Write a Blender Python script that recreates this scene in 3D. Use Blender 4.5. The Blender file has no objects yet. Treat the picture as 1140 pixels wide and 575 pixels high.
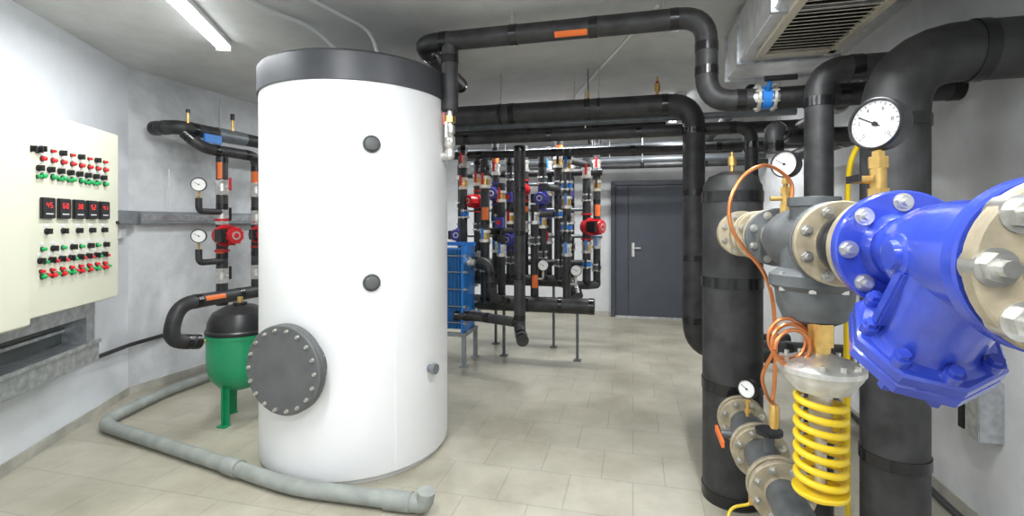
import bpy, bmesh, math, random
from mathutils import Vector as V, Matrix, Quaternion
random.seed(4)
sc=bpy.context.scene
try:
    sc.view_settings.view_transform='Standard'
    sc.view_settings.look='None'
except Exception: pass

# ---------------------------------------------------------------- materials
def mat(name,col,rough=.5,metal=0.,var=.0,scale=8,bump=0.,emit=0.,coat=0.):
    m=bpy.data.materials.new(name); m.use_nodes=True
    nt=m.node_tree; n=nt.nodes; l=nt.links; b=n['Principled BSDF']
    b.inputs['Base Color'].default_value=(*col,1)
    b.inputs['Roughness'].default_value=rough
    b.inputs['Metallic'].default_value=metal
    if coat: b.inputs['Coat Weight'].default_value=coat
    if emit:
        b.inputs['Emission Color'].default_value=(*col,1); b.inputs['Emission Strength'].default_value=emit
    if var or bump:
        tc=n.new('ShaderNodeTexCoord'); no=n.new('ShaderNodeTexNoise')
        no.inputs['Scale'].default_value=scale; no.inputs['Detail'].default_value=6
        l.new(tc.outputs['Object'],no.inputs['Vector'])
        if var:
            cr=n.new('ShaderNodeValToRGB')
            cr.color_ramp.elements[0].position=.35; cr.color_ramp.elements[1].position=.68
            cr.color_ramp.elements[0].color=(*[c*(1-var) for c in col],1)
            cr.color_ramp.elements[1].color=(*[min(1,c*(1+var)) for c in col],1)
            l.new(no.outputs['Fac'],cr.inputs['Fac']); l.new(cr.outputs['Color'],b.inputs['Base Color'])
        if bump:
            bp=n.new('ShaderNodeBump'); bp.inputs['Strength'].default_value=bump; bp.inputs['Distance'].default_value=.01
            l.new(no.outputs['Fac'],bp.inputs['Height']); l.new(bp.outputs['Normal'],b.inputs['Normal'])
    return m
RUB=mat('black_rubber_insulation',(.030,.030,.031),.5,0,.4,11,.35)
TAPE=mat('black_tape',(.012,.012,.013),.22)
WHITE=mat('white_tank_jacket',(.80,.81,.82),.5,0,.03,2)
CAPB=mat('dark_cap',(.05,.053,.06),.45,0,.15,5)
CREAM=mat('cream_powder_coat',(.66,.66,.53),.4,0,.02,3)
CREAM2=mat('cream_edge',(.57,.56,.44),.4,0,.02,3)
GALV=mat('galvanised_steel',(.50,.52,.54),.38,.75,.22,22)
TRUNK=mat('grey_trunking',(.30,.33,.35),.45,.3,.12,10)
DUCT=mat('duct_sheet',(.66,.66,.66),.36,.65,.14,10)
GRILL=mat('grille_beige',(.58,.53,.43),.5)
DARK=mat('painted_dark_void',(.015,.015,.015),.8)
TAN=mat('tan_cast_flange',(.39,.335,.235),.5,.2,.2,18,.18)
STEEL=mat('zinc_bolt',(.62,.61,.57),.3,.85,.12,40)
CAST=mat('grey_cast_iron',(.115,.125,.13),.48,.2,.2,16,.2)
MAN=mat('manhole_grey',(.10,.105,.107),.55,.0,.12,10)
BLUE=mat('blue_enamel',(.034,.068,.48),.25,0,.22,9,.2,coat=.5)
BLUE2=mat('blue_paint',(.02,.20,.62),.35)
DBLUE=mat('navy_plastic',(.05,.05,.30),.4)
GREEN=mat('green_enamel',(.012,.27,.115),.32,0,.1,6)
RED=mat('red_pump',(.55,.015,.02),.35,.0,.1,10)
BRASS=mat('brass',(.70,.46,.15),.3,.85,.15,30)
COPPER=mat('copper',(.70,.26,.10),.3,.85,.1,20)
SILVER=mat('silver_cast',(.66,.65,.62),.38,.7,.15,30)
YEL=mat('yellow_spring',(.85,.60,.02),.35)
ORANGE=mat('orange_tape',(.80,.17,.03),.5)
PVC=mat('grey_pvc',(.27,.29,.27),.55,0,.15,10)
GPIPE=mat('grey_pipe',(.20,.22,.24),.4,.3,.15,12)
DOORM=mat('door_slate',(.060,.068,.085),.42,0,.08,4)
DFRM=mat('door_frame',(.050,.056,.070),.4)
FACE=mat('gauge_white',(.85,.85,.83),.4)
BLK=mat('black_plastic',(.012,.012,.014),.35)
LGRY=mat('light_plastic',(.7,.72,.72),.5)
LRED=mat('lamp_red',(.60,.01,.015),.3,emit=.12)
LGRN=mat('lamp_green',(.01,.36,.10),.3,emit=.10)
DIG=mat('digit_red',(1,.03,.02),.4,emit=1.2)
TUBE=mat('fluorescent_tube',(.93,.97,1),.4,emit=9)
FIXT=mat('fixture_white',(.8,.8,.8),.5)
GLASSD=mat('dark_window_pane',(.05,.065,.06),.15)

def plaster(name,c1,c2,scale,p0=.4,p1=.62,fine=.28):
    m=bpy.data.materials.new(name); m.use_nodes=True; nt=m.node_tree; n=nt.nodes; l=nt.links; b=n['Principled BSDF']
    b.inputs['Roughness'].default_value=.7
    tc=n.new('ShaderNodeTexCoord')
    a=n.new('ShaderNodeTexNoise'); a.inputs['Scale'].default_value=scale; a.inputs['Detail'].default_value=7; a.inputs['Roughness'].default_value=.6
    a.inputs['Distortion'].default_value=.6
    l.new(tc.outputs['Object'],a.inputs['Vector'])
    cr=n.new('ShaderNodeValToRGB'); e=cr.color_ramp.elements
    e[0].position=p0; e[0].color=(*c2,1); e[1].position=p1; e[1].color=(*c1,1)
    l.new(a.outputs['Fac'],cr.inputs['Fac'])
    d=n.new('ShaderNodeTexNoise'); d.inputs['Scale'].default_value=scale*9; d.inputs['Detail'].default_value=6
    l.new(tc.outputs['Object'],d.inputs['Vector'])
    mx=n.new('ShaderNodeMixRGB'); mx.blend_type='MULTIPLY'; mx.inputs[0].default_value=fine
    l.new(cr.outputs['Color'],mx.inputs[1]); 
    c2r=n.new('ShaderNodeValToRGB'); c2r.color_ramp.elements[0].position=.3; c2r.color_ramp.elements[0].color=(.62,.62,.62,1); c2r.color_ramp.elements[1].position=.55
    l.new(d.outputs['Fac'],c2r.inputs['Fac']); l.new(c2r.outputs['Color'],mx.inputs[2])
    l.new(mx.outputs['Color'],b.inputs['Base Color'])
    bp=n.new('ShaderNodeBump'); bp.inputs['Strength'].default_value=.1; bp.inputs['Distance'].default_value=.01
    l.new(d.outputs['Fac'],bp.inputs['Height']); l.new(bp.outputs['Normal'],b.inputs['Normal'])
    return m
WALLW=plaster('wall_white_plaster',(.79,.82,.86),(.69,.72,.76),.6,.3,.55,.12)
WALLC=plaster('wall_cement_patch',(.72,.74,.76),(.46,.48,.49),1.0,.38,.58,.2)
WALLR=plaster('wall_right_plaster',(.72,.73,.74),(.56,.57,.58),.8,.36,.6,.18)
CEIL=plaster('ceiling_concrete',(.64,.65,.64),(.50,.51,.50),.8,.36,.65,.2)

def floor_mat():
    m=bpy.data.materials.new('floor_tiles'); m.use_nodes=True; nt=m.node_tree; n=nt.nodes; l=nt.links; b=n['Principled BSDF']
    tc=n.new('ShaderNodeTexCoord'); mp=n.new('ShaderNodeMapping'); mp.inputs['Rotation'].default_value=(0,0,math.radians(14))
    l.new(tc.outputs['Object'],mp.inputs['Vector'])
    br=n.new('ShaderNodeTexBrick'); br.offset=.5; br.inputs['Scale'].default_value=1.0
    br.inputs['Brick Width'].default_value=.36; br.inputs['Row Height'].default_value=.36
    br.inputs['Mortar Size'].default_value=.004; br.inputs['Mortar Smooth'].default_value=.5
    br.inputs['Color1'].default_value=(.44,.415,.33,1); br.inputs['Color2'].default_value=(.415,.392,.31,1); br.inputs['Mortar'].default_value=(.32,.30,.24,1)
    l.new(mp.outputs['Vector'],br.inputs['Vector'])
    a=n.new('ShaderNodeTexNoise'); a.inputs['Scale'].default_value=1.6; a.inputs['Detail'].default_value=9; a.inputs['Roughness'].default_value=.65
    l.new(tc.outputs['Object'],a.inputs['Vector'])
    cr=n.new('ShaderNodeValToRGB'); e=cr.color_ramp.elements; e[0].position=.33; e[0].color=(.70,.69,.66,1); e[1].position=.62; e[1].color=(1.04,1.04,1.06,1)
    l.new(a.outputs['Fac'],cr.inputs['Fac'])
    mx=n.new('ShaderNodeMixRGB'); mx.blend_type='MULTIPLY'; mx.inputs[0].default_value=1
    l.new(br.outputs['Color'],mx.inputs[1]); l.new(cr.outputs['Color'],mx.inputs[2]); l.new(mx.outputs['Color'],b.inputs['Base Color'])
    r=n.new('ShaderNodeMapRange'); r.inputs['To Min'].default_value=.22; r.inputs['To Max'].default_value=.45
    l.new(a.outputs['Fac'],r.inputs['Value']); l.new(r.outputs['Result'],b.inputs['Roughness'])
    bp=n.new('ShaderNodeBump'); bp.inputs['Strength'].default_value=.2; bp.inputs['Distance'].default_value=.004; bp.invert=True
    l.new(br.outputs['Fac'],bp.inputs['Height']); l.new(bp.outputs['Normal'],b.inputs['Normal'])
    return m
FLOOR=floor_mat()

# ---------------------------------------------------------------- mesh builder
class B:
    def __init__(s,name,M=None): s.name=name; s.bm=bmesh.new(); s.ml=[]; s.M=M
    def mi(s,m):
        if m not in s.ml: s.ml.append(m)
        return s.ml.index(m)
    def lathe(s,o,ax,prof,m,seg=32,rot=0):
        o=V(o); ax=V(ax).normalized(); q=V((0,0,1)).rotation_difference(ax) if ax.z>-.9999 else Quaternion((1,0,0),math.pi)
        k=s.mi(m); rings=[]
        for r,h in prof:
            if r<=1e-6: rings.append([s.bm.verts.new(o+q@V((0,0,h)))])
            else: rings.append([s.bm.verts.new(o+q@V((r*math.cos(rot+2*math.pi*i/seg),r*math.sin(rot+2*math.pi*i/seg),h))) for i in range(seg)])
        F=[]
        for a,b in zip(rings,rings[1:]):
            if len(a)==1 and len(b)==1: continue
            for i in range(seg):
                j=(i+1)%seg
                if len(a)==1: F.append((a[0],b[i],b[j]))
                elif len(b)==1: F.append((a[i],a[j],b[0]))
                else: F.append((a[i],a[j],b[j],b[i]))
        if len(rings[0])>1: F.append(rings[0][::-1])
        if len(rings[-1])>1: F.append(rings[-1])
        for f in F:
            try:
                ff=s.bm.faces.new(f); ff.material_index=k; ff.smooth=True
            except ValueError: pass
    def cyl(s,p1,p2,r,m,r2=None,seg=24,rot=0):
        p1=V(p1);p2=V(p2); d=p2-p1
        s.lathe(p1,d,[(r,0),(r if r2 is None else r2,d.length)],m,seg,rot)
    def hexn(s,p1,p2,r,m): s.cyl(p1,p2,r,m,seg=6)
    def box(s,c,hs,m,ax=None,bev=0):
        c=V(c); ax=ax or (V((1,0,0)),V((0,1,0)),V((0,0,1)))
        k=s.mi(m); vs=[]
        for dx in(-1,1):
            for dy in(-1,1):
                for dz in(-1,1): vs.append(s.bm.verts.new(c+ax[0]*hs[0]*dx+ax[1]*hs[1]*dy+ax[2]*hs[2]*dz))
        fs=[]
        for f in((0,1,3,2),(4,6,7,5),(0,4,5,1),(2,3,7,6),(0,2,6,4),(1,5,7,3)):
            ff=s.bm.faces.new([vs[i] for i in f]); ff.material_index=k; ff.smooth=True; fs.append(ff)
        if bev:
            ed=set(e for f in fs for e in f.edges)
            r=bmesh.ops.bevel(s.bm,geom=list(ed),offset=bev,segments=2,affect='EDGES')
            for f in r['faces']: f.material_index=k; f.smooth=True
    def sph(s,c,r,m,sc=(1,1,1),ax=(0,0,1),seg=20):
        pr=[(r*math.sin(math.pi*i/10)*sc[0],-r*math.cos(math.pi*i/10)*sc[2]) for i in range(11)]
        pr[0]=(0,pr[0][1]); pr[-1]=(0,pr[-1][1]); s.lathe(c,ax,pr,m,seg)
    def path(s,pts,fil):
        pts=[V(p) for p in pts]; out=[pts[0]]; st=[]
        last=pts[0]
        for i in range(1,len(pts)-1):
            a,c,b=pts[i-1],pts[i],pts[i+1]
            t=min(fil,(a-c).length*.49,(b-c).length*.49)
            p0=c+(a-c).normalized()*t; p1=c+(b-c).normalized()*t
            st.append((last,p0)); last=p1
            for j in range(9):
                u=j/8; out.append(p0*(1-u)**2+c*2*u*(1-u)+p1*u*u)
        st.append((last,pts[-1])); out.append(pts[-1]); return out,st
    def sweep(s,P,r,m,seg=16,closed=False):
        k=s.mi(m); Q=[P[0]]
        for p in P[1:]:
            if (p-Q[-1]).length>1e-5: Q.append(p)
        P=Q; T=[]
        for i in range(len(P)):
            a=P[max(0,i-1)]; b=P[min(len(P)-1,i+1)]; T.append((b-a).normalized())
        n=T[0].orthogonal().normalized(); rings=[]
        for i,p in enumerate(P):
            if i: n=T[i-1].rotation_difference(T[i])@n
            n=(n-T[i]*n.dot(T[i])).normalized(); bb=T[i].cross(n)
            rings.append([s.bm.verts.new(p+(n*math.cos(2*math.pi*j/seg)+bb*math.sin(2*math.pi*j/seg))*r) for j in range(seg)])
        for a,b in zip(rings,rings[1:]):
            for i in range(seg):
                j=(i+1)%seg; f=s.bm.faces.new((a[i],a[j],b[j],b[i])); f.material_index=k; f.smooth=True
        for rr in(rings[0][::-1],rings[-1]):
            f=s.bm.faces.new(rr); f.material_index=k
    def tube(s,pts,r,m,fil=.1,seg=16,band=None,step=.75):
        P,st=s.path(pts,fil); s.sweep(P,r,m,seg)
        if band:
            for a,b in st:
                L=(b-a).length
                if L<.06: continue
                d=(b-a).normalized(); pos=[.03,L-.03]
                k=int(L/step)
                for i in range(1,k+1): pos.append(L*i/(k+1))
                for q in pos:
                    s.cyl(a+d*(q-.024),a+d*(q+.024),r*1.045,band,seg=seg+8)
    def flange(s,c,ax,R,th,m,n=8,bm=None,br=.011,bore=.5,bs=1,off=.5):
        c=V(c); ax=V(ax).normalized()
        s.lathe(c-ax*th/2,ax,[(R*bore,-.02),(R*bore*1.15,0),(R*.97,0),(R,th*.12),(R,th*.88),(R*.97,th),(R*bore*1.15,th),(R*bore,th+.02)],m,48)
        if n:
            q=V((0,0,1)).cross(ax) if abs(ax.z)<.9 else V((1,0,0)); q.normalize(); w=ax.cross(q)
            for i in range(n):
                t=2*math.pi*(i+off)/n; p=c+(q*math.cos(t)+w*math.sin(t))*R*.80
                s.cyl(p-ax*(th/2+br*.9*bs),p+ax*(th/2+br*.9),br,bm or STEEL,seg=6)
                s.cyl(p-ax*(th/2+.003),p+ax*(th/2+.003),br*1.3,bm or STEEL,seg=16)
                s.cyl(p-ax*(th/2+br*1.7*bs),p+ax*(th/2+br*1.7),br*.55,bm or STEEL,seg=10)
    def patch(s,p,ax,r,L,dirn,half,m):
        p=V(p); ax=V(ax).normalized(); d=V(dirn); d=(d-ax*d.dot(ax)).normalized(); w=ax.cross(d); k=s.mi(m); prev=None
        for i in range(9):
            t=half*(i/4-1); q=(d*math.cos(t)+w*math.sin(t))
            row=[s.bm.verts.new(p+q*rr+ax*a) for rr,a in((r*.98,-L),(r*1.012,-L),(r*1.012,L),(r*.98,L))]
            if prev:
                for j in range(3):
                    f=s.bm.faces.new((prev[j],prev[j+1],row[j+1],row[j])); f.material_index=k; f.smooth=True
            prev=row
    def text(s,txt,size,c,right,up,m):
        cu=bpy.data.curves.new('t','FONT'); cu.body=txt; cu.size=size; cu.align_x='CENTER'; cu.align_y='CENTER'
        ob=bpy.data.objects.new('t',cu); sc.collection.objects.link(ob)
        bpy.context.view_layer.update()
        me=ob.evaluated_get(bpy.context.evaluated_depsgraph_get()).to_mesh()
        k=s.mi(m); nrm=V(right).cross(V(up)); vs=[s.bm.verts.new(V(c)+V(right)*v.co.x+V(up)*v.co.y+nrm*.0006) for v in me.vertices]
        for p in me.polygons:
            try:
                f=s.bm.faces.new([vs[i] for i in p.vertices]); f.material_index=k
            except ValueError: pass
        bpy.data.objects.remove(ob)
    def done(s,parent=None):
        bmesh.ops.recalc_face_normals(s.bm,faces=s.bm.faces[:])
        for e in s.bm.edges:
            if len(e.link_faces)==2 and e.calc_face_angle(0)>.62: e.smooth=False
        me=bpy.data.meshes.new(s.name); s.bm.to_mesh(me); s.bm.free()
        for m in s.ml: me.materials.append(m)
        ob=bpy.data.objects.new(s.name,me); sc.collection.objects.link(ob)
        if s.M is not None: ob.matrix_world=s.M
        if parent: ob.parent=parent
        return ob
Z=V((0,0,1)); NR=math.hypot(1,.25)
U=V((.25,1,0))/NR; S=V((1,-.25,0))/NR            # room depth / room right
def wl(a,Y,z): return V((a+.25*Y,Y,z))            # point on a line parallel to the right wall
def sl(p,X,z=None): return V((X,p[1]-.25*(X-p[0]),p[2] if z is None else z))
def frame(o,x):
    x=V(x).normalized(); y=Z.cross(x); return Matrix.Translation(V(o))@Matrix((x,y,Z)).transposed().to_4x4()
def ins(name,pts,r,fil=None,seg=24,step=.6,m=RUB):
    b=B(name); b.tube(pts,r,m,fil if fil else r*2.4,seg,TAPE,step); return b.done()

# ---------------------------------------------------------------- room shell
H=2.85
A0=V((-1.97,-1.5,0)); A1=V((-3.34,4.22,0)); B1=V((-1.854,8.683,0)); C1=V((3.534,7.336,0)); C0=V((1.325,-1.5,0))
cor=[A0,A1,B1,C1,C0]
def wall(name,p,q,m,ext=.12,z0=-.1,z1=H+.1,th=.12):
    d=(q-p).normalized(); n=Z.cross(d)
    b=B(name); c=(p+q)/2+n*th/2+Z*((z0+z1)/2)
    b.box(c,((q-p).length/2+ext,th/2,(z1-z0)/2),m,(d,n,Z)); return b.done()
wall('wall_left',A0,A1,WALLW); wall('wall_back_left',A1,B1,WALLC); wall('wall_back',B1,C1,WALLR)
wall('wall_right',C1,C0,WALLR); wall('wall_front',C0,A0,WALLW)
def slab(name,z0,z1,m):
    b=B(name); k=b.mi(m)
    lo=[b.bm.verts.new((p.x,p.y,z0)) for p in cor]; hi=[b.bm.verts.new((p.x,p.y,z1)) for p in cor]
    b.bm.faces.new(lo); b.bm.faces.new(hi[::-1])
    for i in range(5): b.bm.faces.new((lo[i],lo[(i+1)%5],hi[(i+1)%5],hi[i]))
    return b.done()
slab('floor',-.1,0,FLOOR); slab('ceiling',H,H+.1,CEIL)
SK=mat('skirting_tile',(.44,.43,.38),.5,0,.2,6)
for nm,p,q in(('baseboard_left',A0,A1),('baseboard_back_left',A1,B1),('baseboard_back',B1,C1),('baseboard_right',C1,C0)):
    d=(q-p).normalized(); n=Z.cross(d)
    L=(q-p).length
    b=B(nm)
    if nm=='baseboard_back':
        t0=(V((2.16,7.68,0))-p).dot(d)
        for s0,s1 in((0,t0-.58),(t0+.58,L)):
            b.box(p+d*((s0+s1)/2)-n*.006+Z*.035,((s1-s0)/2,.006,.035),SK,(d,n,Z))
    else: b.box((p+q)/2-n*.006+Z*.035,(L/2,.006,.035),SK,(d,n,Z))
    b.done()

# ---------------------------------------------------------------- door
b=B('door_1',frame(V((2.16,7.68,0))-U*.02,S))     # local -y = into room
b.box((-.545,-.04,1.07),(.035,.04,1.07),DFRM,bev=.006); b.box((.545,-.04,1.07),(.035,.04,1.07),DFRM,bev=.006)
b.box((0,-.04,2.125),(.58,.04,.035),DFRM,bev=.006); b.box((0,-.03,.012),(.51,.03,.012),GALV)
b.box((.10,-.035,1.055),(.405,.022,1.03),DOORM,bev=.006); b.box((-.408,-.03,1.055),(.098,.02,1.03),DOORM,bev=.006)
b.box((-.235,-.062,1.07),(.02,.006,.11),SILVER,bev=.003)
b.cyl((-.235,-.06,1.1),(-.235,-.11,1.1),.011,SILVER); b.cyl((-.235,-.11,1.1),(-.12,-.11,1.1),.010,SILVER)
b.cyl((-.235,-.06,1.01),(-.235,-.074,1.01),.012,SILVER)
for z in(.35,1.1,1.85): b.cyl((.515,-.07,z-.05),(.515,-.07,z+.05),.012,DFRM)
b.done()

# ---------------------------------------------------------------- storage tank
TC=V((-1.058,3.336,0)); R=.608
b=B('hot_water_storage_tank')
b.lathe(TC,Z,[(R-.03,0),(R-.03,.03),(R-.004,.035),(R,.06),(R,2.31)],WHITE,96)
b.lathe(TC,Z,[(R+.001,2.31),(R+.012,2.312),(R+.012,2.47),(R,2.485),(R-.15,2.50),(0,2.51)],CAPB,96)
sa=math.radians(-52)
b.box(TC+V((math.cos(sa),math.sin(sa),0))*(R+.001)+Z*1.17,(.008,.002,1.13),WHITE,(V((-math.sin(sa),math.cos(sa),0)),V((math.cos(sa),math.sin(sa),0)),Z))
b.lathe(TC,Z,[(.05,2.5),(.05,2.56)],STEEL,20)
nn=V((-.30,-.954,0)).normalized(); c=TC+nn*(R-.05)+Z*.685
b.lathe(c,nn,[(.20,0),(.20,.08),(.245,.082),(.25,.088),(.25,.108),(.246,.112),(.246,.114),(.25,.118),(.25,.136),(.243,.142),(0,.142)],MAN,64)
q=Z.cross(nn)
for i in range(18):
    t=2*math.pi*i/18; p=c+(q*math.cos(t)+Z*math.sin(t))*.222+nn*.14
    b.cyl(p,p+nn*.010,.012,STEEL,seg=6); b.cyl(p,p+nn*.020,.0075,STEEL,seg=10)
    b.cyl(p-nn*.075,p-nn*.055,.0125,STEEL,seg=6)
for z in(1.95,1.156):
    dirp=V((-.81-TC.x,2.79-TC.y,0)).normalized(); p=TC+dirp*(R-.01)+Z*z
    b.lathe(p,dirp,[(.05,0),(.05,.022),(.044,.026),(.044,.02),(.038,.02),(.038,.035),(.03,.04),(0,.04)],MAN,32)
    b.lathe(p,dirp,[(.05,0.0),(.052,.012),(.05,.013)],LGRY,32)
dv=V((math.cos(math.radians(-28)),math.sin(math.radians(-28)),0)); p=TC+dv*(R-.01)+Z*.585
b.cyl(p,p+dv*.04,.024,GPIPE); b.cyl(p+dv*.04,p+dv*.065,.034,GPIPE,seg=8)
b.done()

# ---------------------------------------------------------------- expansion vessel
E=V((-2.085,3.72,0))
b=B('expansion_vessel')
b.lathe(E,Z,[(0,.235),(.08,.24),(.15,.27),(.20,.33),(.222,.40),(.225,.44),(.225,.64),(.232,.642),(.232,.665),(.225,.667)],GREEN,48)
b.lathe(E,Z,[(.226,.667),(.235,.67),(.235,.69),(.224,.70),(.215,.76),(.185,.82),(.10,.865),(.05,.87),(.05,.89),(0,.89)],BLK,48)
for k in range(3):
    t=math.radians(-100+120*k); d=V((math.cos(t),math.sin(t),0)); w=Z.cross(d)
    b.box(E+d*.15+Z*.15,(.006,.032,.15),GREEN,(d,w,Z)); b.box(E+d*.163+w*.0+Z*.15,(.02,.004,.15),GREEN,(d,w,Z))
    b.box(E+d*.165+Z*.006,(.03,.035,.006),GREEN,(d,w,Z))
b.cyl(E+Z*.88,E+Z*.93,.02,BRASS)
b.done()

# ---------------------------------------------------------------- control cabinets on the left wall
DL=V((-.239,1,0)).normalized()
M=frame((-2.629,2.55,0),DL)   # local x along wall, -y into room
b=B('electrical_control_cabinet',M)
b.box((.485,.145,1.55),(.485,.145,.585),CREAM2,bev=.006)
b.box((.487,-.006,1.55),(.478,.012,.578),CREAM,bev=.004)
b.cyl((.945,-.018,1.5),(.945,-.03,1.5),.012,BLK); b.box((.045,-.022,1.93),(.012,.006,.022),BLK); b.box((.045,-.022,1.15),(.008,.006,.015),STEEL)
def lamp(x,z,m,r=.0125,tag=True):
    b.lathe((x,-.018,z),(0,-1,0),[(r*1.3,0),(r*1.3,.006)],BLK,14)
    b.lathe((x,-.018,z),(0,-1,0),[(r,.005),(r,.02),(r*.7,.025),(0,.026)],m,14)
    if tag: b.box((x,-.019,z+.03),(.017,.0012,.008),LGRY)
def knob(x,z):
    b.lathe((x,-.018,z),(0,-1,0),[(.018,0),(.018,.008),(.012,.010),(.012,.016)],BLK,14); b.box((x,-.038,z),(.0045,.012,.016),BLK)
    b.box((x,-.019,z+.033),(.02,.0012,.008),LGRY)
for x in(.10,.15): knob(x,1.905)
for i in range(8):
    x=.19+.0865*i
    lamp(x,1.862,LRED,.013)
    if i%2==0: knob(x-.012,1.915)
    else: lamp(x-.006,1.915,LRED,.009,False)
    lamp(x,1.765,LGRN,.014); knob(x-.03,1.805)
    if i%3!=1: lamp(x-.036,1.757,LGRN,.009,False)
segs={'0':'abcdef','1':'bc','2':'abged','3':'abgcd','4':'fgbc','5':'afgcd','6':'afgedc','7':'abc','8':'abcdefg','9':'abcdfg'}
def digit(x,z,ch,h=.014,wd=.008):
    P={'a':(0,h,1),'g':(0,0,1),'d':(0,-h,1),'f':(-wd,h/2,0),'b':(wd,h/2,0),'e':(-wd,-h/2,0),'c':(wd,-h/2,0)}
    for sg in segs[ch]:
        dx,dz,hz=P[sg]; b.box((x+dx,-.0365,z+dz),((wd*.8 if hz else .0015),.0006,(.0015 if hz else h*.42)),DIG)
for x,t in zip((.225,.365,.505,.64,.775),('45','60','38','52','41')):
    b.box((x,-.026,1.583),(.054,.010,.060),BLK,bev=.004)
    digit(x-.016,1.60,t[0]); digit(x+.014,1.60,t[1])
    b.box((x,-.0365,1.55),(.03,.0006,.003),LGRY)
for x in(.225,.365,.505,.64,.775): knob(x,1.45)
for i in range(8):
    x=.19+.0865*i
    if i%2: knob(x,1.35)
    else: lamp(x,1.35,LGRN,.011)
    knob(x-.02,1.285); lamp(x+.02,1.275,LGRN if i%3==0 else LRED,.010,False)
    lamp(x,1.195,LRED if i%3 else LGRN,.014); lamp(x+.035,1.20,LGRN if i%3 else LRED,.010,False); lamp(x-.012,1.225,LRED,.009,False)
b.done()
b=B('electrical_control_cabinet',M)
b.box((-.42,.10,1.55),(.405,.18,.60),CREAM2,bev=.006); b.box((-.42,-.085,1.55),(.40,.008,.59),CREAM,bev=.004)
b.done()
b=B('galvanised_cable_trough',M)
b.box((.05,.20,.895),(.90,.085,.050),GALV,bev=.004)
b.box((.05,.19,.60),(.90,.10,.070),GALV,bev=.004); b.box((.05,.086,.665),(.90,.008,.012),GALV)
for x in(-.8,.0,.90): b.box((x,.20,.76),(.045,.085,.095),GALV,bev=.003)
b.box((.05,.27,.76),(.86,.008,.09),GLASSD)
b.box((.45,.255,.76),(.41,.01,.010),GALV)
b.done()
b=B('cable_trunking')
dBL=(B1-A1).normalized(); nBL=Z.cross(dBL)
b.box(A1+dBL*1.6-nBL*.045+Z*1.545,(1.55,.04,.055),TRUNK,(dBL,nBL,Z),.004)
b.box(A1+dBL*1.6-nBL*.088+Z*1.545,(1.55,.004,.03),GALV,(dBL,nBL,Z),.002)
nL=Z.cross(DL)
b.box(A1-DL*.26-nL*.045+Z*1.545,(.24,.04,.055),TRUNK,(DL,nL,Z),.004)
b.done()
b=B('wall_socket',None); b.box(A1-DL*.16-nL*.02+Z*1.41,(.045,.02,.045),LGRY,(DL,nL,Z),.006); b.done()
b=B('wall_cable')
pts=[A0+DL*3.6-nL*.02+Z*.47,A0+DL*4.6-nL*.02+Z*.485,A0+DL*5.2-nL*.025+Z*.47,A1-DL*.05-nL*.03+Z*.45-nBL*.02,A1+dBL*.35-nBL*.02+Z*.46]
b.tube(pts,.017,BLK,.1,10); b.done()

b=B('floor_drain_pipe')
b.tube([(-2.75,4.95,.05),(-2.97,4.2,.05),(-2.98,3.5,.05),(-1.75,2.92,.05),(-1.2,2.655,.05),(-.47,2.50,.05)],.043,PVC,.16,18)
b.cyl((-1.70,2.896,.05),(-1.60,2.848,.05),.051,PVC); b.cyl((-.66,2.54,.05),(-.52,2.511,.05),.050,PVC)
b.tube([(-.56,2.519,.05),(-.45,2.496,.05),(-.44,2.49,.12)],.046,PVC,.04,18)
b.done()

# ---------------------------------------------------------------- lamps
def batten(x,y,yaw,L=1.25,power=30,z=H):
    M=Matrix.Translation((x,y,z))@Matrix.Rotation(yaw,4,'Z')
    b=B('fluorescent_ceiling_light',M)  # one batten is seen; the rest are added to light the room
    b.box((0,0,-.02),(.05,L/2,.02),FIXT,bev=.004)
    for sx in(-.028,.028): b.cyl((sx,-L/2+.02,-.058),(sx,L/2-.02,-.058),.014,TUBE,seg=12)
    for sy in(-1,1): b.box((0,sy*(L/2-.012),-.05),(.05,.012,.028),FIXT,bev=.003)
    ob=b.done()
    la=bpy.data.lights.new('lamp','AREA'); la.shape='RECTANGLE'; la.size=.12; la.size_y=L-.05; la.energy=power; la.color=(.97,.985,1)
    lo=bpy.data.objects.new('lamp_light',la); sc.collection.objects.link(lo); lo.parent=ob; lo.location=(0,0,-.085)
batten(-2.00,3.0,math.radians(13),power=32)
batten(-.9,1.2,0,power=50); batten(.75,1.3,math.radians(-14),power=50); batten(-.2,-.6,math.radians(90),power=52)  # unseen battens added overhead and behind the camera as extra light
batten(.5,5.75,math.radians(90-14),power=56); batten(1.9,5.6,math.radians(-14),power=44); batten(-1.2,6.3,math.radians(-14),power=42)  # battens added to brighten the back and the door wall

# ---------------------------------------------------------------- air duct
b=B('ventilation_duct')
def dbox(a0,a1,Y0,Y1,z0,z1,m,bev=.0):
    c=wl((a0+a1)/2,(Y0+Y1)/2,(z0+z1)/2); b.box(c,((a1-a0)/2*.97,(Y1-Y0)/2*NR,(z1-z0)/2),m,(S,U,Z),bev)
dbox(.66,1.22,.3,3.35,2.50,2.80,DUCT,.006)
for Y in(3.33,2.95,2.2,1.2): dbox(.645,1.235,Y,Y+.03,2.485,2.815,GALV)
for Y in (3.0,1.7,.6):
    for a in(.68,1.2): b.cyl(wl(a,Y,2.79),wl(a,Y,H),.006,STEEL,seg=8)
dbox(.76,1.12,1.75,2.78,2.498,2.4995,DARK)  # flat dark sheet behind the slats, painted as the duct's shaded inside
for i in range(24):
    Y=1.76+.045*i
    if Y>2.8: break
    c=wl(.94,Y,2.486); b.box(c,(.180,.017,.0015),GRILL,(S,(U+Z*.45).normalized(),(Z-U*.45).normalized()))
for a in(.745,1.135): dbox(a-.02,a+.02,1.7,2.83,2.474,2.502,GRILL)
for Y in(1.72,2.81): dbox(.73,1.15,Y-.025,Y+.025,2.474,2.502,GRILL)
b.done()

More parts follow.
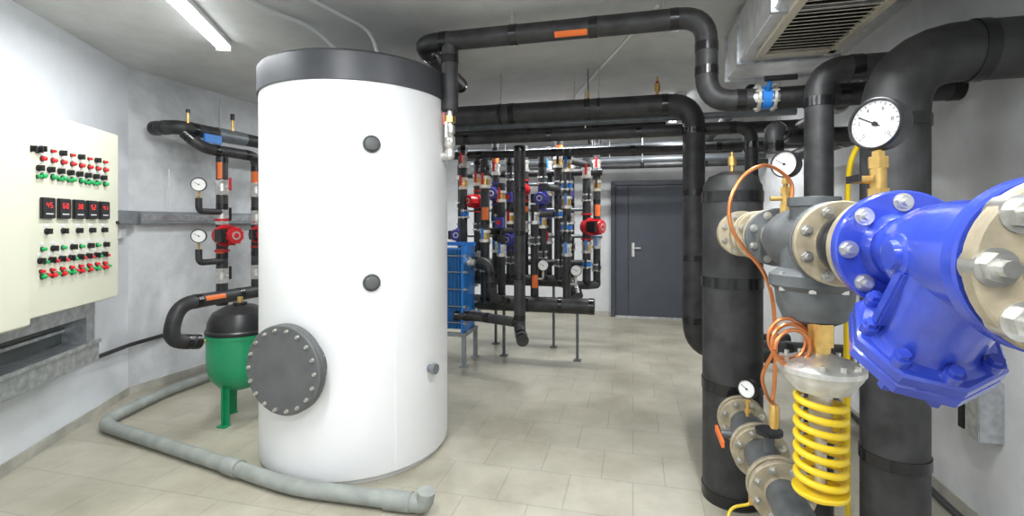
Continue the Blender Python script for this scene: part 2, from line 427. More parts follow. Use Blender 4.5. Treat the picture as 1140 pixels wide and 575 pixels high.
# ---------------------------------------------------------------- small fittings
def gauge(pos,face,R=.05,stem=.08,nums=False,sm=BRASS):
    b=B('pressure_gauge'); p=V(pos); f=V(face).normalized(); r=Z.cross(f).normalized(); up=f.cross(r)
    b.lathe(p,f,[(0,-.03),(R*.8,-.03),(R*.98,-.022),(R,.0),(R,.012),(R*.95,.016),(R*.90,.016),(R*.89,.008),(0,.008)],BLK,36)
    b.lathe(p+f*.0085,f,[(R*.885,0),(R*.885,.0008)],FACE,32)
    for i in range(21):
        t=math.radians(225-270*i/20); d=r*math.cos(t)+up*math.sin(t); w=f.cross(d); L=.10 if i%4==0 else .05
        b.box(p+f*.0098+d*R*(.82-L/2),(R*L/2,R*.012,.0004),BLK,(d,w,f))
        if nums and i%4==0: b.text(str(i//2),R*.22,p+f*.0094+d*R*.60,r,up,BLK)
    t=math.radians(150); d=r*math.cos(t)+up*math.sin(t)
    b.box(p+f*.0115+d*R*.25,(R*.45,R*.025,.0006),BLK,(d,f.cross(d),f)); b.cyl(p+f*.009,p+f*.014,R*.09,BLK)
    b.cyl(p-Z*R*.95,p-Z*(R+stem),.008,sm); b.hexn(p-Z*(R+.002),p-Z*(R+.022),.013,sm); b.hexn(p-Z*(R+stem*.55),p-Z*(R+stem*.8),.014,sm)
    return b.done()
def bfly(b,p,ax,s=1.,col=BLUE2,side=None):
    p=V(p);ax=V(ax).normalized(); sd=(V(side) if side else -U).normalized()
    for k in(-1,1): b.flange(p+ax*.035*s*k,ax,.065*s,.014*s,SILVER,6,br=.007*s)
    b.lathe(p-ax*.022*s,ax,[(.055*s,0),(.055*s,.044*s)],col or CAST,24)
    b.cyl(p,p+sd*.12*s,.012*s,col or CAST,seg=12)
    b.box(p+sd*.125*s+ax*.04*s,(.07*s,.012*s,.006*s),BLK,(ax,sd.cross(ax),sd))
def pump(pos,side=None,s=1.,m=RED,ax=Z):
    b=B('circulation_pump'); p=V(pos); sd=(V(side) if side else -U).normalized(); ax=V(ax)
    b.sph(p,.07*s,m,(1,1,.8),sd)
    b.lathe(p-ax*.12*s,ax,[(.05*s,0),(.05*s,.015*s),(.028*s,.02*s),(.035*s,.06*s),(.035*s,.18*s),(.028*s,.22*s),(.05*s,.225*s),(.05*s,.24*s)],m,20)
    b.lathe(p,sd,[(.075*s,.02*s),(.08*s,.03*s),(.08*s,.05*s),(.06*s,.055*s),(.06*s,.16*s),(.055*s,.17*s),(.02*s,.172*s),(.018*s,.18*s),(0,.18*s)],m,24)
    for i in range(10):
        t=2*math.pi*i/10; q=ax*math.cos(t)+sd.cross(ax)*math.sin(t)
        b.box(p+sd*.11*s+q*.063*s,(.05*s,.006*s,.003*s),m,(sd,q,sd.cross(q)))
    b.box(p+sd*.11*s+sd.cross(ax)*.07*s,(.045*s,.022*s,.045*s),BLK,(sd,sd.cross(ax),ax),.004)
    b.lathe(p,sd,[(.03*s,.1705*s),(.03*s,.175*s)],SILVER,20)
    return b.done()
FRONT=V((.1,-1,.1))
def tag(b,p,ax,r,L=.05,m=ORANGE,half=.75,d=FRONT):
    b.patch(p,ax,r,L,d,half,m)

# ---------------------------------------------------------------- main flanged line on the right
ZL=1.445; AL=.54
def ml(Y,dz=0): return wl(AL,Y,ZL+dz)
CP=wl(AL,2.65,0)
b=B('insulated_header_column')
b.lathe(CP,Z,[(.152,0),(.152,1.66),(.148,1.70),(.12,1.75),(.06,1.775),(0,1.78)],RUB,48)
for z in(.04,.62,1.18,1.64): b.cyl(CP+Z*(z-.028),CP+Z*(z+.028),.157,TAPE,seg=48)
b.done()
b=B('automatic_air_vent'); b.cyl(CP+Z*1.77,CP+Z*1.81,.012,BRASS); b.cyl(CP+Z*1.81,CP+Z*1.86,.022,BRASS); b.cyl(CP+Z*1.86,CP+Z*1.885,.008,BRASS); b.done()

b=B('flanged_pipe_run')
b.cyl(ml(2.62),ml(2.36),.075,TAN,r2=.06)
b.flange(ml(2.44),U,.112,.022,TAN,8,br=.011); b.flange(ml(2.405),U,.112,.022,TAN,8,br=.011)
b.cyl(ml(2.41),ml(2.0),.057,TAN)
b.flange(ml(2.12),U,.105,.02,TAN,8); b.cyl(ml(2.105),ml(2.06),.075,CAST); b.flange(ml(2.04),U,.105,.02,TAN,8)
b.cyl(ml(2.05),ml(1.80),.06,TAN)
b.flange(ml(1.865),U,.11,.022,TAN,8)
b.cyl(ml(1.29),ml(.98),.057,CAST); b.flange(ml(1.262),U,.112,.022,TAN,8,br=.012)
b.lathe(ml(1.20),-U,[(.075,0),(.082,.01),(.082,.05),(.075,.06)],BLK,36)
b.cyl(ml(1.14),ml(1.00),.062,BLK); b.flange(ml(1.035),U,.112,.02,TAN,0)
b.cyl(ml(1.07),ml(1.07,.10),.015,BRASS)
b.flange(ml(.585),U,.116,.026,TAN,8,br=.019,bs=.9,off=0)
b.cyl(ml(.58),ml(-1.45),.060,RUB,seg=32)
b.done()

b=B('pressure_reducing_valve')
b.flange(ml(1.83),U,.11,.022,CAST,8,STEEL); b.flange(ml(1.30),U,.112,.024,CAST,8,STEEL)
b.lathe(ml(1.83),-U,[(.055,0),(.06,.05),(.085,.14),(.10,.22),(.105,.30),(.09,.40),(.065,.47),(.06,.54)],CAST,36)
rc=ml(1.40)
b.lathe(ml(1.45),-Z,[(.085,0),(.09,.08),(.12,.10),(.122,.13),(.105,.145),(.10,.19),(.085,.23),(.05,.25)],CAST,36)
for i in range(8):
    t=math.pi/4*i+.2; p=ml(1.45)+V((math.cos(t),math.sin(t),0))*.108; b.cyl(p-Z*.09,p-Z*.145,.010,STEEL,seg=6)
b.lathe(ml(1.45),Z,[(.06,0),(.065,.10),(.07,.105),(.07,.13),(0,.135)],CAST,30)
b.hexn(rc-Z*.235,rc-Z*.30,.036,BRASS); b.cyl(rc-Z*.29,rc-Z*.33,.026,BRASS)
b.lathe(rc-Z*.32,-Z,[(.028,0),(.045,.01),(.075,.018),(.106,.03),(.112,.036),(.112,.05),(.106,.056),(.105,.062),(.085,.09),(.075,.105),(0,.105)],SILVER,48)
for i in range(12):
    t=2*math.pi*i/12; p=rc+V((math.cos(t),math.sin(t),0))*.098-Z*.335; b.hexn(p,p-Z*.045,.0075,STEEL)
zt=ZL-.425; zb=.735
b.cyl((rc.x,rc.y,zt+.01),(rc.x,rc.y,zb-.03),.016,STEEL); b.cyl((rc.x,rc.y,zt),(rc.x,rc.y,zt-.12),.030,SILVER,seg=20)
P=[];N=7.2; 
for i in range(int(N*28)+1):
    t=i/28; P.append(V((rc.x+.060*math.cos(2*math.pi*t),rc.y+.060*math.sin(2*math.pi*t),zt-.012-(zt-zb-.02)*t/N)))
b.sweep(P,.0100,YEL,12)
b.lathe((rc.x,rc.y,zb),-Z,[(.071,0),(.073,.006),(.070,.014),(.03,.02),(.03,.035),(0,.035)],YEL,36)
b.done()

b=B('y_strainer')
b.flange(ml(.985),U,.120,.028,BLUE,8,STEEL,.014,.55,1,0); b.flange(ml(.622),U,.118,.030,BLUE,0,bore=.6)
b.lathe(ml(.985),-U,[(.06,0),(.064,.05),(.076,.09),(.088,.14),(.092,.20),(.088,.27),(.078,.32),(.072,.38)],BLUE,48)
D=(U*.66-Z*.75).normalized(); o=ml(.765)
b.lathe(o,D,[(.086,-.02),(.086,.05),(.080,.12),(.078,.18),(.084,.192),(.098,.198)],BLUE,48)
v=D.cross(S)
b.lathe(o,D,[(.112,.198),(.117,.203),(.117,.222),(.113,.225),(.113,.229),(.117,.232),(.117,.253),(.108,.262),(.05,.266),(.035,.278),(0,.278)],BLUE,8,rot=math.pi/8)
for i in range(8):
    t=2*math.pi*i/8; p=o+D*.19+(S*math.cos(t)+v*math.sin(t))*.094
    b.cyl(p-D*.010,p+D*.01,.015,BLUE,seg=16); b.hexn(p-D*.02,p-D*.008,.011,BLUE); b.hexn(p+D*.07,p+D*.086,.012,BLUE)
b.box(ml(.88)-Z*.085,(.07,.010,.035),BLUE,(U,S,Z),.004)
b.box(o+D*.10-S*.084,(.07,.010,.012),BLUE,(D,S,v),.004)
b.lathe(ml(.80)-S*.07,-S,[(.04,0),(.036,.02),(.026,.024),(.024,.034),(0,.036)],BLUE,24)
b.done()
gauge(ml(1.07,.272)-U*.0,(-.97,-.38,.02),.058,.06,True)
b=B('gauge_cock'); p=ml(1.07,.10); b.hexn(p,p+Z*.03,.022,BRASS); b.cyl(p+Z*.03,p+Z*.075,.016,BRASS); b.hexn(p+Z*.075,p+Z*.10,.02,BRASS); b.cyl(p+Z*.05,p+Z*.05-S*.05,.009,BRASS); b.box(p+Z*.05-S*.055-U*.02,(.004,.03,.008),BLK,(S,U,Z)); b.done()
gauge(ml(1.72,.262),(-.88,-.6,.02),.048,.06,True)
b=B('gauge_cock'); p=ml(1.72,.06); b.cyl(p,p+Z*.06,.014,BRASS); b.hexn(p+Z*.03,p+Z*.06,.02,BRASS); b.cyl(p+Z*.06,p+Z*.10,.014,BRASS); b.hexn(p+Z*.10,p+Z*.12,.018,BRASS); b.cyl(p+Z*.08,p+Z*.08-S*.05,.008,BRASS);b.cyl(p+Z*.11,p+Z*.16,.008,BRASS); b.done()
b=B('copper_capillary_tube')
pl=[(.93,1.56),(.94,1.64),(.88,1.69),(.80,1.695),(.735,1.66),(.69,1.58),(.69,1.49),(.74,1.41),(.80,1.35),(.835,1.26),(.845,1.14),(.845,1.0),(.835,.90),(.83,.84)]
b.tube([V((x+.035,1.68 if i<3 else 1.62,z)) for i,(x,z) in enumerate(pl)],.0065,COPPER,.05,10)
P=[]
for i in range(70):
    t=i/69; an=t*2*math.pi*2.3+1.2; P.append(V((.800+.052*math.cos(an),1.42-.04*t,1.165+.055*math.sin(an)-.03*t)))
b.sweep(P,.0055,COPPER,10)
b.tube([P[-1],P[-1]+V((.0,.08,-.10)),V((.80,1.52,.95)),V((.86,1.60,.90))],.0055,COPPER,.05,10)
b.tube([P[0],V((.85,1.42,1.20)),V((.875,1.42,1.17))],.0055,COPPER,.04,10)
b.lathe((.865,1.60,.90),-Z,[(.012,0),(.016,.01),(.016,.07),(.01,.08)],BRASS,12)
b.done()
b=B('flanged_pipe_run')
def lo(Y,dz=0): return wl(AL,Y,.52+dz)
b.cyl(lo(2.62),lo(2.3),.06,CAST)
for Y in(2.43,2.39,2.10,2.06,1.80,1.76): b.flange(lo(Y),U,.112,.022,TAN,8)
b.cyl(lo(2.4),lo(2.08),.058,CAST); b.lathe(lo(2.33),-U,[(.06,0),(.08,.05),(.08,.15),(.06,.2)],CAST,30)
b.cyl(lo(2.22),lo(2.22)-S*.13,.018,CAST); b.box(lo(2.22)-S*.14-U*.03,(.006,.09,.014),ORANGE,(S,U,Z))
b.cyl(lo(2.05),lo(1.78),.068,CAST); b.cyl(lo(1.93),lo(1.93,.14),.02,CAST); b.cyl(lo(1.93,.14),lo(1.93,.155),.05,BLK)
b.tube([lo(1.77),lo(1.35),wl(AL,1.35,0)],.06,CAST,.14,24)
b.done()
b=B('drain_cock'); p=lo(2.22,-.06); b.cyl(p+Z*.03,p-Z*.25,.012,BRASS); b.hexn(p-Z*.05,p-Z*.09,.022,BRASS); b.tube([p-Z*.2,p-Z*.25,p-Z*.28-S*.10,wl(AL-.12,2.1,0)],.007,YEL,.05,10); b.done()
gauge(lo(2.15,.24)-S*.03,(-.8,-.6,.1),.042,.08)

b=B('insulated_pipe_column')
p0=V((1.655,2.10,0)); b.tube([p0,p0+Z*2.22,sl(p0+Z*2.22,2.24)],.123,RUB,.26,36,TAPE,.5)
b.lathe(p0,Z,[(.150,0),(.150,.02),(.135,.03)],TAPE,36)
b.done()
p1=V((1.53,2.42,0)); ins('insulated_pipe',[p1+Z*.0,p1+Z*2.26,sl(p1+Z*2.26,2.30)],.064,.13)
ins('insulated_pipe',[(1.50,2.78,1.9),(1.50,2.78,2.04),(1.72,3.05,2.04),(2.45,2.9,2.04)],.05,.1)
ins('insulated_pipe',[wl(1.35,3.9,2.28),wl(1.35,2.5,2.28)],.045)
ins('insulated_pipe',[wl(1.42,4.6,2.10),wl(1.42,3.1,2.05),wl(1.69,3.1,2.05)],.05)
b=B('yellow_gas_hose'); b.tube([(1.71,2.47,0),(1.71,2.47,1.70),(1.71,2.45,1.82),(1.76,2.45,1.91),(1.84,2.62,1.86),(1.90,2.75,1.7),(1.92,2.8,0)],.012,YEL,.08,10); b.done()
b=B('wall_bracket'); c=wl(1.65,2.28,.62); b.box(c,(.05,.05,.14),GALV,(S,U,Z),.004); b.box(c-S*.03+U*.08,(.02,.02,.12),DARK,(S,U,Z)); b.done()
b=B('floor_cable'); b.tube([wl(1.64,4.2,.07),wl(1.62,3.0,.06),wl(1.60,2.4,.05),wl(1.63,1.6,.05)],.02,BLK,.2,10); b.done()

# ---------------------------------------------------------------- overhead pipes
T0=V((-.60,3.25,2.70))
q1=sl(T0,1.13); 
b=B('insulated_pipe')
b.tube([V((-.45,4.25,2.70)),V((-.62,3.255,2.70)),q1,V((q1.x,q1.y,2.2)),sl(V((q1.x,q1.y,2.2)),2.33)],.062,RUB,.15,28,TAPE,.55)
b.cyl(sl(T0,-.41,2.70),(-.41,3.20,2.24),.055,RUB); b.cyl((-.41,3.2,2.55),(-.41,3.2,2.60),.058,TAPE)
tt=sl(T0,.37); tag(b,V((tt.x,tt.y,2.70)),S,.062,.10,ORANGE,.32,V((0,-.75,-.7)))
b.done()
b=B('tank_outlet_valve')
b.lathe((-.41,3.20,1.93),Z,[(.02,0),(.032,.005),(.032,.05),(.022,.055),(.036,.08),(.036,.13),(.022,.15),(.034,.16),(.034,.21),(.02,.215),(.02,.32)],SILVER,12)
b.sph((-.41,3.2,1.94),.032,SILVER); b.cyl((-.41,3.2,1.94),(-.50,3.225,1.94),.03,SILVER)
b.cyl((-.41,3.2,2.04),(-.41,3.13,2.04),.009,SILVER); b.box((-.44,3.125,2.17),(.006,.003,.04),RED)
b.box((-.425,3.127,2.10),(.008,.003,.05),SILVER)
b.hexn((-.41,3.2,2.16),(-.41,3.2,2.2),.04,BRASS)
b.done()
p2=V((1.50,4.0,2.485))
b=B('insulated_pipe')
b.tube([sl(p2,-1.3),p2,V((1.5,4.0,.47)),sl(V((1.5,4.0,.47)),2.66)],.088,RUB,.2,28,TAPE,.7)
b.done()
b=B('insulated_pipe')
q=V((2.0,4.05,2.30)); b.tube([sl(q,-1.2),q,V((2.0,4.05,1.4)),sl(V((2.0,4.05,1.4)),2.68)],.052,RUB,.12,24,TAPE,.8); b.done()
for (Y0,z,r,x0,x1,m) in((4.35,2.42,.03,-1.2,2.35,GPIPE),(4.9,2.40,.055,-1.3,2.8,RUB),(5.25,2.28,.045,-1.2,2.95,RUB),(5.2,2.52,.05,-1.2,1.6,RUB),
                        (6.9,2.58,.035,-1.0,3.35,GPIPE),(6.9,2.47,.045,-.8,3.35,RUB),(6.8,2.36,.035,-.6,3.3,GPIPE),(6.7,2.27,.04,.2,3.3,RUB)):
    qq=V((1.0,Y0,z)); b=B('insulated_pipe' if m is RUB else 'steel_pipe')
    b.tube([sl(qq,x0),sl(qq,x1)],r,m,.1,20,TAPE if m is RUB else None,.9); 
    for X in(x0+.5,(x0+x1)/2,x1-.3):
        pp=sl(qq,X); b.cyl(pp+Z*r,V((pp.x,pp.y,H)),.005,STEEL,seg=6)
    b.done()
ins('insulated_pipe',[wl(1.0,6.6,2.62),wl(1.0,4.1,2.62)],.05)
ins('insulated_pipe',[wl(1.25,7.1,2.0),wl(1.25,5.0,2.0),wl(1.25,5.0,.3),wl(1.6,5.0,.3)],.05)
b=B('pipe_hanger')
for X in(-.1,.75):
    pp=sl(p2,X); b.cyl(pp+Z*.08,V((pp.x,pp.y,H)),.006,STEEL,seg=8)
    b.lathe(pp-S*.012,S,[(.093,0),(.093,.024)],TAPE,32)
for X in(.0,.9):
    pp=sl(T0,X); b.cyl(pp+Z*.05,V((pp.x,pp.y,H)),.006,STEEL,seg=8)
b.done()
b=B('automatic_air_vent'); pp=sl(p2,1.22); b.cyl(pp+Z*.08,pp+Z*.12,.014,BRASS); b.cyl(pp+Z*.12,pp+Z*.18,.024,BRASS); b.cyl(pp+Z*.18,pp+Z*.20,.014,RED);b.cyl(pp+Z*.20,pp+Z*.24,.008,BRASS); b.done()
b=B('thermometer'); pp=sl(p2,.66); b.cyl(pp+Z*.08,pp+Z*.35,.007,GPIPE); b.cyl(pp+Z*.08,pp+Z*.16,.012,BRASS); b.done()
b=B('butterfly_valve'); pp=V((1.42,2.72,2.2)); bfly(b,pp,S,1.15,BLUE2,Z*.6-U); b.done()
b=B('butterfly_valve'); pp=wl(1.35,3.2,2.28); bfly(b,pp,U,.9,BLUE2,-S); b.done()

# ---------------------------------------------------------------- ceiling conduits
b=B('ceiling_conduit')
b.tube([(-1.75,2.2,2.83),(-1.55,3.0,2.83),(-1.35,3.3,2.83),(-1.22,3.5,2.70),(-1.12,3.5,2.52)],.013,LGRY,.12,10)
b.tube([(-1.5,2.2,2.83),(-1.15,3.0,2.83),(-.95,3.3,2.80),(-.92,3.45,2.52)],.011,LGRY,.12,10)
b.tube([(-1.2,2.5,2.83),(2.1,2.4,2.83)],.010,LGRY,.1,8)
b.tube([(.42,7.5,2.84),(.9,3.0,2.84)],.011,LGRY,.1,8)
b.done()
b=B('sensor_cable'); b.tube([(-1.45,3.42,2.53),(-1.62,3.40,2.60),(-1.73,3.40,2.45),(-1.74,3.46,1.9),(-1.72,3.52,1.4),(-1.60,3.52,1.3)],.006,BLK,.08,8); b.done()

# ---------------------------------------------------------------- pipework on the back-left wall
wd=V((.333,1,0)); wdn=wd.normalized(); sdn=V((1,-.333,0)).normalized()
def bl(p,z,off=0): return V((-2.81+.333*p,4.6+p,z))+sdn*off
b=B('insulated_pipe'); b.tube([bl(-.36,2.34,-.28),bl(-.36,2.34),bl(2.2,2.34)],.062,RUB,.12,24,TAPE,.6); 
b.cyl(bl(.0,2.34),bl(.30,2.34),.067,GPIPE); b.done()
b=B('insulated_pipe'); b.tube([bl(-.30,2.30,.0),bl(-.20,2.17,.1),bl(.36,2.17,.1),bl(.36,.75,.1)],.05,RUB,.1,24,TAPE,.6); tag(b,bl(.36,1.98,.1),Z,.05,.08); b.done()
b=B('insulated_pipe'); b.tube([bl(0,2.12,.08),bl(0,.72,.08)],.05,RUB,.1,24,TAPE,.5); tag(b,bl(0,2.0,.08),Z,.05,.09,ORANGE,.45); tag(b,bl(0,1.22,.08),Z,.05,.03); b.done()
b=B('insulated_pipe'); b.tube([bl(1.5,.80,.10),bl(-.42,.80,.10),bl(-.50,.50,.10),bl(-.25,.44,.12)],.062,RUB,.14,24,TAPE,.5); tag(b,bl(-.12,.80,.10),wdn,.062,.10,ORANGE,.35,V((.7,-.5,.3))); b.done()
b=B('brass_connection'); b.cyl(bl(-.25,.44,.12),bl(.05,.44,.16),.02,BRASS); b.hexn(bl(-.2,.44,.12),bl(-.15,.44,.13),.034,BRASS); b.cyl(bl(-.08,.44,.15),bl(-.02,.44,.15),.03,RED)
b.tube([bl(.05,.44,.16),V((-2.3,3.95,.44)),V((-2.2,3.80,.44))],.015,BRASS,.05,10); b.done()
b=B('insulated_pipe'); b.tube([bl(0,1.60,.10),bl(-.24,1.60,.10),bl(-.24,1.72,.10)],.028,RUB,.05,18); b.tube([bl(0,1.14,.10),bl(-.24,1.14,.10),bl(-.24,1.26,.10)],.028,RUB,.05,18); b.done()
gauge(bl(-.24,1.84,.10),(.4,-1,0),.062,.07); gauge(bl(-.24,1.38,.10),(.4,-1,0),.062,.06)
pump(bl(0,1.38,.08),(.9,-.5,0),1.3,RED); pump(bl(.36,1.38,.10),(.75,-.66,0),1.1,RED)
for x,o_,zz in((0,.08,1.83),(0,.08,1.55),(.36,.10,1.83),(.36,.10,1.55),(0,.08,1.0),(.36,.1,1.0)):
    b=B('ball_valve'); 
    for kk in(-.05,.05): b.hexn(bl(x,zz+kk-.015,o_),bl(x,zz+kk+.015,o_),.062,SILVER)
    b.cyl(bl(x,zz-.07,o_),bl(x,zz+.07,o_),.054,SILVER); b.cyl(bl(x,zz,o_),bl(x,zz,o_+.1),.01,SILVER); b.box(bl(x,zz+.03,o_+.1),(.004,.012,.06),BLK if zz<1.7 else RED,(sdn,wdn,Z)); b.done()
b=B('ball_valve'); b.cyl(bl(-.3,2.38,.05),bl(-.3,2.47,.05),.011,BRASS); b.cyl(bl(-.3,2.47,.05),bl(-.3,2.50,.05),.016,BLK)
b.box(bl(-.10,2.27,.09),(.01,.09,.04),BLUE2,(sdn,wdn,Z),.004); b.cyl(bl(-.10,2.27,.0),bl(-.10,2.27,.09),.015,SILVER); b.done()
b=B('pressure_sensor'); b.cyl(bl(.15,2.35,.03),bl(.15,2.5,.03),.012,BRASS); b.cyl(bl(.15,2.5,.03),bl(.15,2.56,.03),.018,BLK); b.done()
b=B('wall_conduit'); b.tube([A1+dBL*.35-nBL*.015+Z*1.6,A1+dBL*.35-nBL*.015+Z*2.0],.008,LGRY); b.tube([A1+dBL*.9-nBL*.015+Z*1.6,A1+dBL*.9-nBL*.015+Z*2.8],.008,LGRY); b.done()

# ---------------------------------------------------------------- plate heat exchanger
X0=V((-.62,5.27,0))
b=B('plate_heat_exchanger')
BPL=mat('blue_gasket_plates',(.03,.16,.42),.35,.2,.3,30)
def hx(s_,u_,z): return X0+S*s_+U*u_+Z*z
b.box(hx(.15,0,.80),(.014,.19,.45),BLUE2,(S,U,Z),.003); b.box(hx(-.24,0,.80),(.014,.19,.45),BLUE2,(S,U,Z),.003)
for i in range(26): b.box(hx(-.21+.013*i,0,.80),(.0035,.16,.42),BLUE2 if i%3==0 else BPL,(S,U,Z))
for u in(-.175,.175):
    for z in(.45,.62,.8,.98,1.15):
        b.cyl(hx(-.29,u,z),hx(.21,u,z),.008,GPIPE,seg=10); b.hexn(hx(.16,u,z),hx(.185,u,z),.018,STEEL)
b.box(hx(-.05,0,1.27),(.28,.02,.02),BLUE2,(S,U,Z))
for u in(-.1,.1):
    for z in(.52,1.08): b.cyl(hx(.16,u,z),hx(.26,u,z),.035,STEEL); b.cyl(hx(.20,u,z),hx(.215,u,z),.055,STEEL)
for s_ in(-.26,.17):
    for u in(-.19,.19): b.box(hx(s_,u,.16),(.02,.02,.16),TRUNK,(S,U,Z)); b.box(hx(s_,u,.005),(.04,.04,.005),TRUNK,(S,U,Z))
for u in(-.19,.19): b.box(hx(-.045,u,.33),(.24,.02,.02),TRUNK,(S,U,Z))
for s_ in(-.26,.17): b.box(hx(s_,0,.33),(.02,.2,.02),TRUNK,(S,U,Z)); 
b.done()

# ---------------------------------------------------------------- distribution manifold in the background
ins('insulated_pipe',[(.075,4.75,2.25),(.075,4.75,.44),(.1,4.5,.40)],.056,.10,step=.5)
ins('insulated_pipe',[(.075,4.75,.52),(-.35,5.05,.52),(-.6,5.1,.52)],.05,.1)
ins('insulated_pipe',[(-.60,5.3,1.08),(-.25,5.2,1.08),(-.22,5.2,.70),(-.05,5.35,.62)],.05,.1)
zz=V((.2,5.35,.60))
b=B('insulated_manifold_header')
b.tube([sl(zz,-.9),sl(zz,.88)],.085,RUB,.1,28,TAPE,.45)
for X in(-.1,.7): 
    pp=sl(zz,X)+U*.04; b.box(V((pp.x,pp.y,.26)),(.014,.014,.26),CAST,(S,U,Z)); b.box(V((pp.x,pp.y,.006)),(.04,.04,.006),CAST,(S,U,Z))
b.done()
z2=V((.2,5.9,.80)); b=B('insulated_manifold_header'); b.tube([sl(z2,-.8),sl(z2,.72),V((.75,5.6,.64))],.07,RUB,.12,28,TAPE,.45)
for X in(-.2,.5):
    pp=sl(z2,X); b.box(V((pp.x,pp.y,.37)),(.014,.014,.37),CAST,(S,U,Z)); b.box(V((pp.x,pp.y,.006)),(.04,.04,.006),CAST,(S,U,Z))
b.done()
def riser(X,Y,z0,z1,r,items):
    b=B('pipe_riser'); b.cyl((X,Y,z0),(X,Y,z1),r,RUB,seg=20)
    for z in(z0+.05,(z0+z1)/2+.1,z1-.1): b.cyl((X,Y,z-.02),(X,Y,z+.02),r*1.05,TAPE,seg=20)
    for z,k in items:
        if k=='v': bfly(b,(X,Y,z),Z,1.0,CAST,-U+S*.3)
        elif k=='b': bfly(b,(X,Y,z),Z,1.1,BLUE2,-U)
        elif k=='s':
            for kk in(-.05,.05): b.hexn((X,Y,z+kk-.015),(X,Y,z+kk+.015),r*1.25,SILVER)
            b.cyl((X,Y,z-.07),(X,Y,z+.07),r*1.02,BRASS if random.random()<.4 else SILVER); b.cyl((X,Y,z),V((X,Y,z))-U*.1,.01,SILVER,seg=8); b.box(V((X,Y,z+.03))-U*.1,(.014,.003,.06),random.choice((RED,RED,BLUE2,BLK)),(S,U,Z))
        elif k=='o': tag(b,(X,Y,z),Z,r,.07,ORANGE,.8)
        elif k=='c':
            b.box(V((X,Y,z))-U*(r+.04),(.045,.04,.06),DBLUE,(S,U,Z),.006); b.cyl(V((X,Y,z))-U*(r+.08),V((X,Y,z))-U*(r+.1),.025,RED)
    b.done()
    for z,k in items:
        if k=='p': pump((X,Y,z),-U*.5+S*.8,1.35,RED)
        elif k=='P': pump((X,Y,z),-U,1.15,DBLUE)
        elif k=='R': pump((X,Y,z),-U-S*.4,1.1,RED)
        elif k=='g': 
            bb=B('insulated_branch'); bb.tube([(X,Y,z-.12),(X+.09,Y-.06,z-.12),(X+.09,Y-.06,z-.05)],.014,STEEL,.03,10); bb.done()
            gauge((X+.09,Y-.06,z+.03),(.0,-1,.05),.062,.05)
riser(-.40,5.72,.80,2.30,.05,[(2.0,'s'),(1.75,'R'),(1.45,'v'),(1.25,'g'),(1.1,'s')])
riser(-.30,5.40,.60,2.20,.05,[(1.95,'s'),(1.6,'o'),(1.35,'s'),(1.0,'v')])
riser(-.20,5.98,.80,2.50,.045,[(2.15,'s'),(1.85,'P'),(1.55,'b'),(1.2,'s'),(2.3,'o')])
riser(-.12,5.55,.62,1.95,.045,[(1.8,'s'),(1.5,'c'),(1.18,'s')])
riser(-.02,5.85,.80,2.30,.05,[(2.05,'v'),(1.80,'c'),(1.55,'s'),(1.3,'P'),(1.05,'v')])
riser(.16,6.02,.80,2.45,.045,[(2.2,'s'),(1.9,'R'),(1.45,'s'),(1.22,'g'),(1.7,'o')])
riser(.36,5.75,.80,2.28,.052,[(2.0,'v'),(1.78,'P'),(1.5,'s'),(1.12,'v')])
riser(.46,6.1,.80,2.45,.045,[(2.2,'s'),(1.9,'s'),(1.6,'c'),(1.3,'s')])
riser(.56,5.80,.78,2.62,.055,[(2.22,'s'),(1.95,'v'),(1.6,'b'),(1.28,'g'),(1.02,'v'),(2.35,'o')])
riser(.60,5.30,.60,2.3,.045,[(2.12,'s'),(1.9,'b'),(1.72,'s'),(1.45,'b'),(1.2,'s'),(.95,'g')])
riser(.74,6.1,.80,2.45,.045,[(2.15,'s'),(1.85,'c'),(1.55,'s'),(1.2,'v')])
riser(.90,5.85,.72,2.28,.05,[(2.1,'s'),(1.8,'v'),(1.45,'p'),(1.2,'s'),(1.0,'b')])
riser(1.04,5.95,.72,2.60,.045,[(2.2,'s'),(1.95,'s'),(1.65,'o'),(1.25,'s'),(.95,'v')])
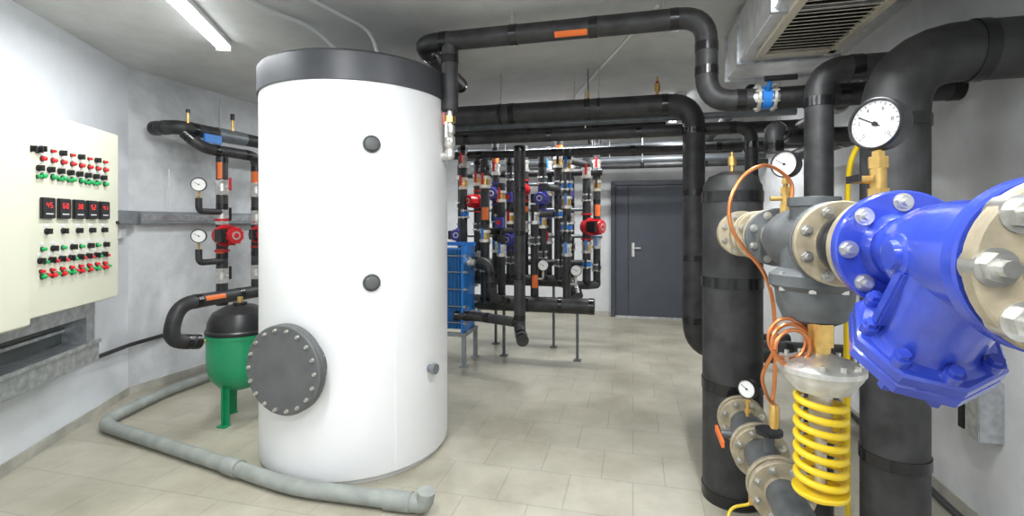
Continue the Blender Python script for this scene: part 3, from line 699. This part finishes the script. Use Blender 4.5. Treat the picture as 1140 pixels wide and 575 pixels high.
riser(-.62,5.95,.80,2.50,.045,[(2.1,'s'),(1.7,'v'),(1.35,'P'),(1.1,'s')])
riser(-.56,5.60,.80,2.45,.045,[(2.2,'s'),(1.95,'s'),(1.6,'b')])
riser(.25,5.38,.60,1.7,.045,[(1.55,'s'),(1.3,'v'),(1.0,'g'),(.85,'o')])
b=B('insulated_manifold_header'); b.tube([V((1.04,5.95,.74)),V((.90,5.85,.74)),V((.6,5.85,.76))],.05,RUB,.05,20); b.done()
for (a_,c_,z_) in((-.30,.02,1.4),(.25,.5,1.6),(.36,.6,1.9),(-.3,-.4,2.1),(.6,.9,2.2)):
    ins('insulated_pipe',[(a_,5.42,z_),(c_,5.85,z_)],.04)
for (x0,x1,zq,rr,mm) in((-.6,.95,1.66,.022,GPIPE),(-.5,.7,1.98,.022,GPIPE),(-.62,1.1,1.33,.022,GPIPE),(-.7,1.1,2.12,.045,RUB),(-.7,.9,1.0,.04,RUB)):
    b=B('steel_pipe' if mm is GPIPE else 'insulated_pipe'); b.tube([sl(V((0,6.18,zq)),x0),sl(V((0,6.18,zq)),x1)],rr,mm,.1,12,None if mm is GPIPE else TAPE); b.done()
b=B('wall_conduit'); 
for X in(1.25,1.36): 
    pp=sl(V((2.16,7.67,0)),X); b.tube([V((pp.x,pp.y-.02,1.0)),V((pp.x,pp.y-.02,2.84))],.011,BLK,.1,8)
b.done()
b=B('junction_box'); pp=sl(V((2.16,7.67,1.55)),1.30); b.box(pp-U*.03,(.09,.03,.11),LGRY,(S,U,Z),.006); b.done()

# ---------------------------------------------------------------- world + camera
w=bpy.data.worlds.new('World'); sc.world=w; w.use_nodes=True
w.node_tree.nodes['Background'].inputs[0].default_value=(.8,.85,.9,1); w.node_tree.nodes['Background'].inputs[1].default_value=.3
cd=bpy.data.cameras.new('Camera'); cd.sensor_width=36; cd.lens=36*540/1140; cd.shift_y=-39.5/1140; cd.clip_start=.02
co=bpy.data.objects.new('Camera',cd); sc.collection.objects.link(co); co.location=(0,0,1.5); co.rotation_euler=(math.radians(90),0,0)
sc.camera=co
